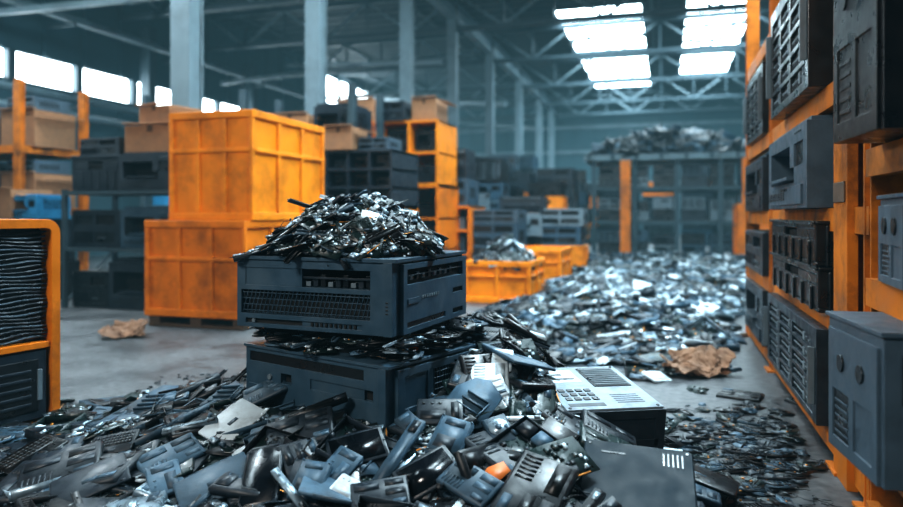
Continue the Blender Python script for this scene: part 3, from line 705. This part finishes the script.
def facing(kind,y0,y1,z,h,body,x=RX0-.03,dep=.6,nm=None):
    w=y1-y0; solo(nm or NAMES[kind],kind,w,dep,h,body,x+dep/2,(y0+y1)/2,z+.002,rz=-math.pi/2)
facing('server',3.45,4.6,1.62,.62,M_black,x=RX0-.07)
facing('printer',3.42,4.6,1.08,.42,M_slate2,x=RX0-.08)
facing('crate',3.4,4.75,.62,.20,M_black,x=RX0-.04); facing('crate',3.4,4.7,.822,.2,M_black,x=RX0-.05)
facing('server',3.38,4.9,.13,.42,M_dark,x=RX0-.05)
facing('printer',5.3,6.4,1.08,.4,M_dark); facing('desktop',5.3,6.4,.62,.3,M_dark); facing('printer',5.3,6.4,.13,.42,M_dark); facing('server',5.3,6.3,1.62,.5,M_black)
def shell(name,w,d,h,body,loc,rz,holes=2):
    mb=MB(); mb.panel(w,d,h,[0,.08,.4,.5,.9,1],[0,.1,.45,.55,.88,1],{(1,3):(.01,body),(3,1):(.008,body),(3,3):(.03,M_void)},body)
    for i in range(holes):
        z=h*(.3+.35*i); mb.cyl((-w*.28,-d/2-.003,z),.028,.01,M_black,axis='Y',n=20); mb.cyl((-w*.28,-d/2-.008,z),.015,.01,M_dark,axis='Y',n=14)
    MS=T((-w/2-.004,0,0))@RZ(-math.pi/2)
    mb.panel(d*.9,.012,h*.92,[0,.1,.45,.55,.9,1],[0,.1,.5,.6,.9,1],{(1,1):(.006,M_black),(3,1):(.006,body)},body,MS)
    for i in range(5): mb.box(-d*.33,-d*.08,-.004,-.001,h*(.13+.06*i),h*(.15+.06*i),body,MS)
    for i in range(2): mb.cyl((-w/2-.012,d*.18*(1 if i else -1),h*.68),.026,.008,M_black,axis='X',n=20)
    mb.box(-w/2-.01,w/2+.01,-d/2-.01,d/2+.01,h,h+.012,body)
    return mb.obj(name,loc,rz,bevel=.012)
shell('printer',.55,.42,.40,M_slate2,(.80,2.32,.33),R(6))
shell('computer_tower',.5,.36,.26,M_slate2,(.90,2.36,.84),R(-4),1)
shell('printer',.5,.42,.62,M_black,(.79,2.34,1.28),R(4),2)
mb=MB()
for z in (.33,.84,1.28):
    mb.box(.70,1.5,2.05,2.70,z-.03,z-.006,M_wood); mb.box(.66,.70,2.05,2.72,z-.10,z-.006,M_orange3)
for x,y in ((.68,2.08),(1.45,2.08)): mb.box(x,x+.05,y-.03,y+.03,0,2.6,M_orange3)
mb.box(.66,.70,2.0,2.72,.0,.07,M_orange3)
mb.obj('rack_extension_shelf')
mb=MB(); mb.box(RX0-.02,RX0+.02,2.98,3.20,0,3.1,M_orange3);
for z in (.5,1.1,1.7,2.3): mb.box(RX0-.026,RX0-.02,3.0,3.18,z,z+.08,M_wood)
mb.obj('rack_upright_guard',bevel=.004)
# ---------------------------------------------------------------- mid-left stack of printers on steel shelving
cx,cy=corner(174,7.5,1.5,.8)
mb=MB()
for z in (.68,1.32): mb.box(-.76,.76,-.4,.4,z-.04,z,M_truss)
for sx in(-1,1):
    for sy in(-1,1): mb.box(sx*.74-.025,sx*.74+.025,sy*.38-.025,sy*.38+.025,0,1.34,M_truss)
for sx in(-1,1): mb.beam((sx*.74,-.38,.05),(sx*.74,.38,.64),.02,M_truss)
mb.obj('steel_shelving',(cx,cy,0))
solo('printer','printer',.78,.68,.56,M_dark,cx+.22,cy,0.002); solo('desktop_computer','desktop',.5,.6,.4,M_black,cx-.46,cy,0.002)
solo('printer','printer',.72,.66,.46,M_slate,cx+.36,cy-.02,.682); solo('printer','desktop',.66,.66,.42,M_dark,cx-.36,cy,.682)
solo('printer','printer',.74,.68,.42,M_dark,cx+.36,cy-.03,1.322); solo('printer','crate',.66,.66,.4,M_dark,cx-.36,cy,1.322)
solo('cardboard_box','carton',.62,.55,.30,M_card,cx+.30,cy,1.745,R(6)); solo('cardboard_box','carton',.5,.45,.22,M_card,cx+.36,cy+.03,2.052,R(-12))
solo('desktop_computer','desktop',.6,.5,.2,M_dark,cx-.36,cy,1.725,R(-5))
# far-left rack
p=W((22-CX)/F*9.5,9.5)
rk=rack('orange_storage_rack',p.x-4.2,p.x+.0,[p.y+0,p.y+1.1],[.3,1.15,2.0],2.9,brace=False,m=M_orange3,bays=2)
mb=MB()
KK=[['printer','carton','desktop','crate','carton','printer'],['desktop','crate','printer','carton','desktop','carton'],['carton','printer','carton','desktop','printer','carton']]
for q,z in enumerate((.3,1.15,2.0)):
    for i in range(6):
        x=p.x-4.0+.7*i; kk=KK[q][i]; hh=random.uniform(.35,.6)
        if kk=='carton': hh+=.08
        machine(mb,.6,.7,hh,kk,random.choice([M_dark,M_black,M_slate,M_blue]),T((x+.25,p.y+.5,z+.002)))
        if hh<.55: machine(mb,.5,.6,.18,'desktop',M_slate2,T((x+.27,p.y+.48,z+.01+hh)))
o=mb.obj('rack_contents'); o.parent=rk
rk=rack('steel_storage_rack',p.x+.6,p.x+4.2,[p.y+1.6,p.y+2.6],[.3,1.2,2.05],2.9,m=M_truss,brace=False,bays=2)
mb=MB()
for z in (.3,1.2,2.05):
    for i in range(5):
        x=p.x+1.0+.7*i; kk=random.choice(['printer','carton','desktop','printer','crate']); hh=random.uniform(.4,.65)
        machine(mb,.6,.7,hh,kk,random.choice([M_dark,M_black,M_slate,M_blue if z>1 else M_dark]),T((x,p.y+2.05,z+.002)))
o=mb.obj('rack_contents'); o.parent=rk
x0,y0=corner(60,8.3,.5,.5); 
mb=MB(); machine(mb,.9,.7,.5,'printer',M_black,T((0,0,.0))); machine(mb,.85,.7,.5,'crate',M_dark,T((-.1,0,.5))); machine(mb,.7,.6,.36,'carton',M_card,T((-.3,0,1.0))); machine(mb,.5,.5,.3,'printer',M_blue,T((.15,0,1.0))); mb.obj('printer_stack',(x0-.5,y0,0.002),bevel=.008)
# ---------------------------------------------------------------- centre-left: shelving, cabinets, stacks
def cubby(mb,w,d,h,nx,nz,m,inner=True):
    t=.035
    mb.box(-w/2,w/2,d/2-t,d/2,0,h,m); 
    for i in range(nx+1):
        x=-w/2+(w-t)*i/nx; mb.box(x,x+t,-d/2,d/2-t,0,h,m)
    for j in range(nz+1):
        z=(h-t)*j/nz; mb.box(-w/2,w/2,-d/2-.004,d/2-t,z,z+t,m)
    for i in range(nx):
        for j in range(nz):
            ww=(w-t)/nx; hh=(h-t)/nz; x=-w/2+t/2+ww*(i+.5); z=hh*j+t
            if inner: machine(mb,ww*.7,d*.7,(hh-t)*random.uniform(.5,.9),random.choice(['desktop','crate','printer']),random.choice([M_dark,M_black,M_slate,M_grey]),T((x,0,z)))
def put(name,fn,px,d,w,dd,z,bevel=.006):
    mb=MB(); fn(mb); x,y=corner(px,d,w,dd); return mb.obj(name,(x,y,z),0,bevel=bevel)
put('orange_storage_cabinet',lambda m:cubby(m,1.0,1.0,1.15,2,2,M_orange2),392,9.0,1.0,1.0,0)
put('black_storage_crate',lambda m:cubby(m,.95,1.0,.75,3,3,M_dark,True),392,9.0,.95,1.0,1.152)
put('cardboard_box',lambda m:machine(m,.4,.5,.3,'carton',M_card,Matrix()),352,9.1,.4,.5,1.904)
put('desktop_computer',lambda m:machine(m,.42,.5,.16,'desktop',M_slate2,Matrix()),388,9.1,.42,.5,1.904)
put('orange_storage_cabinet',lambda m:cubby(m,.95,1.0,1.0,2,2,M_orange),438,10.6,.95,1.0,1.5)
put('orange_storage_cabinet',lambda m:cubby(m,1.0,1.2,1.5,2,3,M_orange2),438,10.6,1.0,1.2,0)
put('cardboard_box',lambda m:machine(m,.4,.6,.34,'carton',M_card,Matrix()),436,10.7,.4,.6,2.502)
put('desktop_computer',lambda m:machine(m,.45,.6,.3,'desktop',M_dark,Matrix()),404,10.7,.45,.6,2.502)
x0,y0=corner(370,11.2,.9,.8); ibin('orange_bulk_bin',1.0,.9,1.3,x0,y0,1.25,M_orange2,feet=False); ibin('orange_bulk_bin',1.1,1.0,1.25,x0,y0,0,M_orange)
solo('cardboard_box','carton',.6,.5,.4,M_card,x0+.1,y0,2.552,R(8))
put('orange_storage_cabinet',lambda m:cubby(m,.8,1.0,1.2,1,3,M_orange2),470,11.5,.8,1.0,0)
put('desktop_computer',lambda m:machine(m,.7,.7,.45,'desktop',M_slate,Matrix()),468,11.6,.7,.7,1.202)
put('computer_tower',lambda m:machine(m,.3,.6,.5,'tower',M_dark,Matrix()),466,11.7,.3,.6,1.66)
# aisle crate with scrap
x0,y0=corner(528,8.2,.75,1.0)
cr1=ibin('orange_crate',.76,.95,.50,x0,y0,0,M_orange,nr=2,feet=False)
def cheap(x,y): 
    r=math.hypot((x-x0)/.42,(y-y0)/.5); return .44+.34*max(0,1-r)
pl=[]
for i in range(330):
    x=x0+random.uniform(-.33,.33); y=y0+random.uniform(-.42,.42); addpiece(pl,x,y,big+small,cheap,.35,.6,.9,(-.02,.04))
hp=scatter('scrap_in_crate',pl); hp.parent=cr1; hp.matrix_parent_inverse=Matrix.Translation((-x0,-y0,0))
xx1,yy1=corner(562,10.2,.75,1.0); ibin('orange_crate',.7,1.1,.55,xx1,yy1,0,M_orange,nr=2,feet=False)
x1,y1=corner(583,12.4,.9,.9)
mb=MB(); machine(mb,.9,.9,.5,'crate',M_orange,Matrix()); machine(mb,.8,.8,.35,'desktop',M_slate,T((0,0,.5))); machine(mb,.8,.8,.3,'desktop',M_grey,T((.05,0,.86))); mb.obj('computer_stack',(x1,y1,0),bevel=.006)
x1,y1=corner(520,11.4,.9,.9)
mb=MB(); machine(mb,.8,.8,.5,'printer',M_dark,Matrix()); machine(mb,.8,.8,.42,'desktop',M_slate,T((0,0,.5))); machine(mb,.8,.8,.2,'desktop',M_slate2,T((0,0,.93))); mb.obj('computer_stack',(x1,y1,0),bevel=.006)
for gy in range(14):
    for gx in range(3):
        x=-4.6+gx*1.0+random.uniform(-.1,.1); y=13.0+gy*1.5+random.uniform(-.2,.2)
        if gx==2 and gy%3==1: continue
        mb=MB(); z=0; top=random.uniform(1.5,2.8)-.22*gx
        while z<top:
            hh=random.uniform(.24,.5); kk=random.choice(['printer','desktop','crate','tower','printer','server'])
            body=random.choices([M_dark,M_black,M_slate,M_grey,M_orange],[5,4,3,1.2,1.3])[0]
            machine(mb,random.uniform(.7,.9),random.uniform(.7,1.0),hh,kk,body,T((random.uniform(-.05,.05),0,z+.004))@RZ(random.gauss(0,.06))); z+=hh+.004
        mb.obj('computer_stack',(x,y,0),bevel=0)
for gy in range(10):
    x=-7.6+random.uniform(-.4,.4); y=12+gy*2.4; mb=MB(); z=0
    while z<random.uniform(1.6,2.8):
        hh=random.uniform(.4,.7); machine(mb,1.1,1.1,hh,random.choice(['printer','desktop','crate']),random.choice([M_dark,M_black,M_orange2,M_slate]),T((0,0,z+.004))); z+=hh+.004
    mb.obj('computer_stack',(x,y,0))
# far mezzanine rack
rk=rack('mezzanine_rack',-1.9,2.5,[19.3,21.3],[.9,1.8],2.5,m=M_truss,post=.12,brace=False,bays=4)
mb=MB(); mb.box(-2.1,2.7,19.1,21.5,2.5,2.66,M_steel)
for i in range(8): mb.box(-2.0+i*.62,-1.9+i*.62,19.08,19.1,2.5,2.66,M_truss)
o=mb.obj('deck'); o.parent=rk
mb=MB()
for x in (-1.0,2.0): mb.box(x-.13,x+.13,19.02,19.08,0,2.5,M_orange2); mb.box(x-.13,x-.09,19.08,19.2,0,2.5,M_orange2)
o=mb.obj('orange_posts'); o.parent=rk
mb=MB()
for z in (.0,.9,1.8):
    for i in range(6):
        hh=random.uniform(.25,.35)
        for q in range(2): machine(mb,.6,.8,hh-.01,random.choice(['printer','desktop','crate','server']),random.choice([M_dark,M_black,M_slate,M_black,M_grey]),T((-1.45+.72*i,19.9,z+.004+hh*q)))
o=mb.obj('contents'); o.parent=rk
def mh(x,y): 
    return 2.66+.58*max(0,1-abs((x-.1)/2.1)**2.2)*max(0,1-abs((y-20.3)/1.1)**2)
pl=[]
for i in range(900):
    x=random.uniform(-1.8,2.1); y=random.uniform(19.3,21.2); addpiece(pl,x,y,['case','laptop','psu','keyb','drive','lid'],mh,.5,1.0,2.2,(0,.06),pf=lambda:random.choice([BLK,BLK,CHA,CHA,SLA]))
hp=scatter('scrap_heap',pl); hp.parent=rk
core=heightmesh('heap_core',lambda x,y:mh(x,y)-.01,-1.85,2.1,19.3,21.25,24,12,p_black,skip=2.0); core.parent=rk
for k in range(6):
    mb=MB(); z=0
    while z<1.7+.5*(k%3):
        hh=random.uniform(.4,.7); machine(mb,1.1,1.0,hh,random.choice(['printer','desktop','crate']),random.choices([M_dark,M_black,M_slate,M_orange2],[4,4,3,1])[0],T((0,0,z+.004))); z+=hh
    mb.obj('computer_stack',(-1.6+k*1.35,25.5+(k%2)*2,0))
rk=rack('orange_storage_rack',3.0,3.9,[10,13,16,19,22],[.15,1.1,2.1,3.0],3.5,m=M_orange3,post=.14)
mb=MB()
for z in (.15,1.1,2.1):
    for i in range(11): machine(mb,.8,.7,random.uniform(.4,.75),random.choice(['printer','desktop','crate']),random.choice([M_dark,M_black,M_slate]),T((3.4,10.6+i*1.02,z+.004))@RZ(-math.pi/2))
o=mb.obj('rack_contents'); o.parent=rk
ibin('orange_bulk_bin',1.0,1.0,1.3,2.1,17.6,0,M_orange2)
# ---------------------------------------------------------------- scrap field along the aisle
def field_h(x,y):
    e=max(0,min(1,(y-4.6)/2.0))*max(0,min(1,(18.6-y)/1.0))
    xl=-1.9-.03*(y-6); f=max(0,min(1,(x-xl)/.5))*max(0,min(1,(.62+max(0,(y-7))*.22-x)/.35))
    return (.10+.07*noise.noise(Vector((x*1.3,y*1.3,4)))+.03*noise.noise(Vector((x*5,y*5,4))))*e*f
pl=[]; c=0
while c<5600:
    y=4.3+14.2*random.random()**1.35; x=random.uniform(-2.3,2.6); h=field_h(x,y)
    if h<.02 and random.random()>.03: continue
    if abs(x-x0)<.5 and abs(y-y0)<.6: continue
    if abs(x-xx1)<.5 and abs(y-yy1)<.7: continue
    addpiece(pl,x,y,['drive','shard','phone','case','pcb','lid','plain','psu','shard','plain','bar','brk','tray']+BK,field_h,.26,.6,1.1,(-.005,.03),pf=lambda:random.choices([BLK,CHA,SLA,MET,WHI,PCB,ORG],[24,24,24,9,10,5,2.5])[0]); c+=1
FP=empty('aisle_scrap_field',(-.5,10,0)); o=scatter('scrap_pieces',pl); attach(o,FP)
o=heightmesh('field_core',lambda x,y:field_h(x,y)-.01,-2.8,4,4.2,18.8,60,110,p_char,skip=.0); attach(o,FP)
# loose scraps on the floor at the right
pl=[]
for i in range(640):
    px=random.gauss(742,40); py=random.gauss(456,30)
    if not(650<px<835 and 405<py<525): continue
    d=H*F/(py-HOR); p=W((px-CX)/F*d,d)
    if p.x>.60: continue
    addpiece(pl,p.x,p.y,['shard','wire0','wire1','wire2','ram','brk','conn','chip','shard','bk1','bk2'],lambda x,y:.008,.1,.35,.7,(0,.006),pf=lambda:random.choice([BLK,BLK,CHA,CHA,SLA]))
for i in range(200):
    p=W(random.uniform(-1.9,-.9),random.uniform(3.3,4.6)); addpiece(pl,p.x,p.y,['shard','chip','conn'],lambda x,y:.006,.1,.25,.5,(0,.003),pf=lambda:random.choice([BLK,CHA]))
scatter('floor_scraps',pl)
def torn_card(name,c,s,rz,seed):
    mb=MB(); N=12
    def sheet(cx,cy,w,d,ax,az,rz_,z):
        M=T((cx,cy,z))@RZ(rz_)@RX(ax)@RY(az); vs=[];fs=[]
        for j in range(N+1):
            for i in range(N+1):
                u=i/N-.5; v=j/N-.5
                ed=.25*noise.noise(Vector((u*7+seed,v*7,seed))) if max(abs(u),abs(v))>.45 else 0
                vs.append((u*w*(1+ed),v*d*(1+ed),.12*w*noise.noise(Vector((u*3+seed,v*3,cx)))+.05*w*noise.noise(Vector((u*9+seed,v*9,cx)))+.10*w*abs(u+.15*v)))
        for j in range(N):
            for i in range(N): fs.append((j*(N+1)+i,j*(N+1)+i+1,(j+1)*(N+1)+i+1,(j+1)*(N+1)+i))
        mb.add(vs,fs,M_card2,M)
    sheet(0,0,.5*s,.42*s,0,0,0,.035*s)
    sheet(.2*s,.02*s,.28*s,.4*s,0,R(-42),.1,.11*s)
    sheet(-.2*s,.03*s,.24*s,.36*s,R(8),R(24),-.15,.07*s)
    sheet(.02*s,.16*s,.42*s,.24*s,R(46),0,.05,.11*s)
    sheet(.06*s,-.02*s,.26*s,.22*s,R(20),R(-30),.7,.13*s)
    o=mb.obj(name,c,rz); q=o.modifiers.new('t','SOLIDIFY'); q.thickness=.006
d=H*F/(374-HOR); torn_card('torn_cardboard',W((697-CX)/F*d,d),.70,YAW+.2,2)
d=H*F/(337-HOR); torn_card('torn_cardboard',W((125-CX)/F*d,d),.6,.6,5)
# ---------------------------------------------------------------- lights, world, camera
def area(name,loc,sx,sy,power,col,tgt=None):
    L=bpy.data.lights.new(name,'AREA'); L.shape='RECTANGLE'; L.size=sx; L.size_y=sy; L.energy=power; L.color=col
    o=bpy.data.objects.new(name,L); o.location=loc; bpy.context.collection.objects.link(o)
    if tgt: o.rotation_euler=(Vector(tgt)-Vector(loc)).to_track_quat('-Z','Y').to_euler()
area('added_fill_light',(1.2,5.2,5.9),1.0,1.0,560,(.68,.89,1))  # added light without a fitting, cool rim from above the aisle
area('added_fill_light',(-3.2,-2.6,4.8),1.4,1.4,330,(1,.93,.86),(-1.6,5,.8))  # added front fill behind the camera, brightens the stacked units
area('added_fill_light',(-6.8,6.2,5.9),1.0,1.0,260,(.85,.95,1))  # added fill light over the left side, no real fitting
w=bpy.data.worlds.new('World'); bpy.context.scene.world=w; w.use_nodes=True
w.node_tree.nodes['Background'].inputs['Color'].default_value=(.5,.75,1,1); w.node_tree.nodes['Background'].inputs['Strength'].default_value=.3
n=w.node_tree.nodes; l=w.node_tree.links; o=n['World Output']
e=n.new('ShaderNodeEmission'); e.inputs['Color'].default_value=(.26,.58,.70,1); e.inputs['Strength'].default_value=.0036  # haze imitated by a faint glow of the air volume, not scattering
ab=n.new('ShaderNodeVolumeAbsorption'); ab.inputs['Color'].default_value=(.5,.70,.78,1); ab.inputs['Density'].default_value=.006
sh=n.new('ShaderNodeAddShader'); l.new(e.outputs[0],sh.inputs[0]); l.new(ab.outputs[0],sh.inputs[1]); l.new(sh.outputs[0],o.inputs['Volume'])
cam=bpy.data.cameras.new('camera'); co=bpy.data.objects.new('camera',cam); bpy.context.collection.objects.link(co)
co.location=(0,0,H); co.rotation_euler=(math.pi/2,0,YAW); cam.sensor_width=36; cam.lens=F/903*36; cam.shift_y=-(253.5-HOR)/903
cam.clip_start=.05; cam.clip_end=200; cam.dof.use_dof=True; cam.dof.focus_distance=2.7; cam.dof.aperture_fstop=1.3
bpy.context.scene.camera=co
vs=bpy.context.scene.view_settings
try:
    vs.view_transform='Standard'; vs.look='None'; vs.exposure=.0
    vs.look='Medium High Contrast'
except Exception as ex: print(ex)
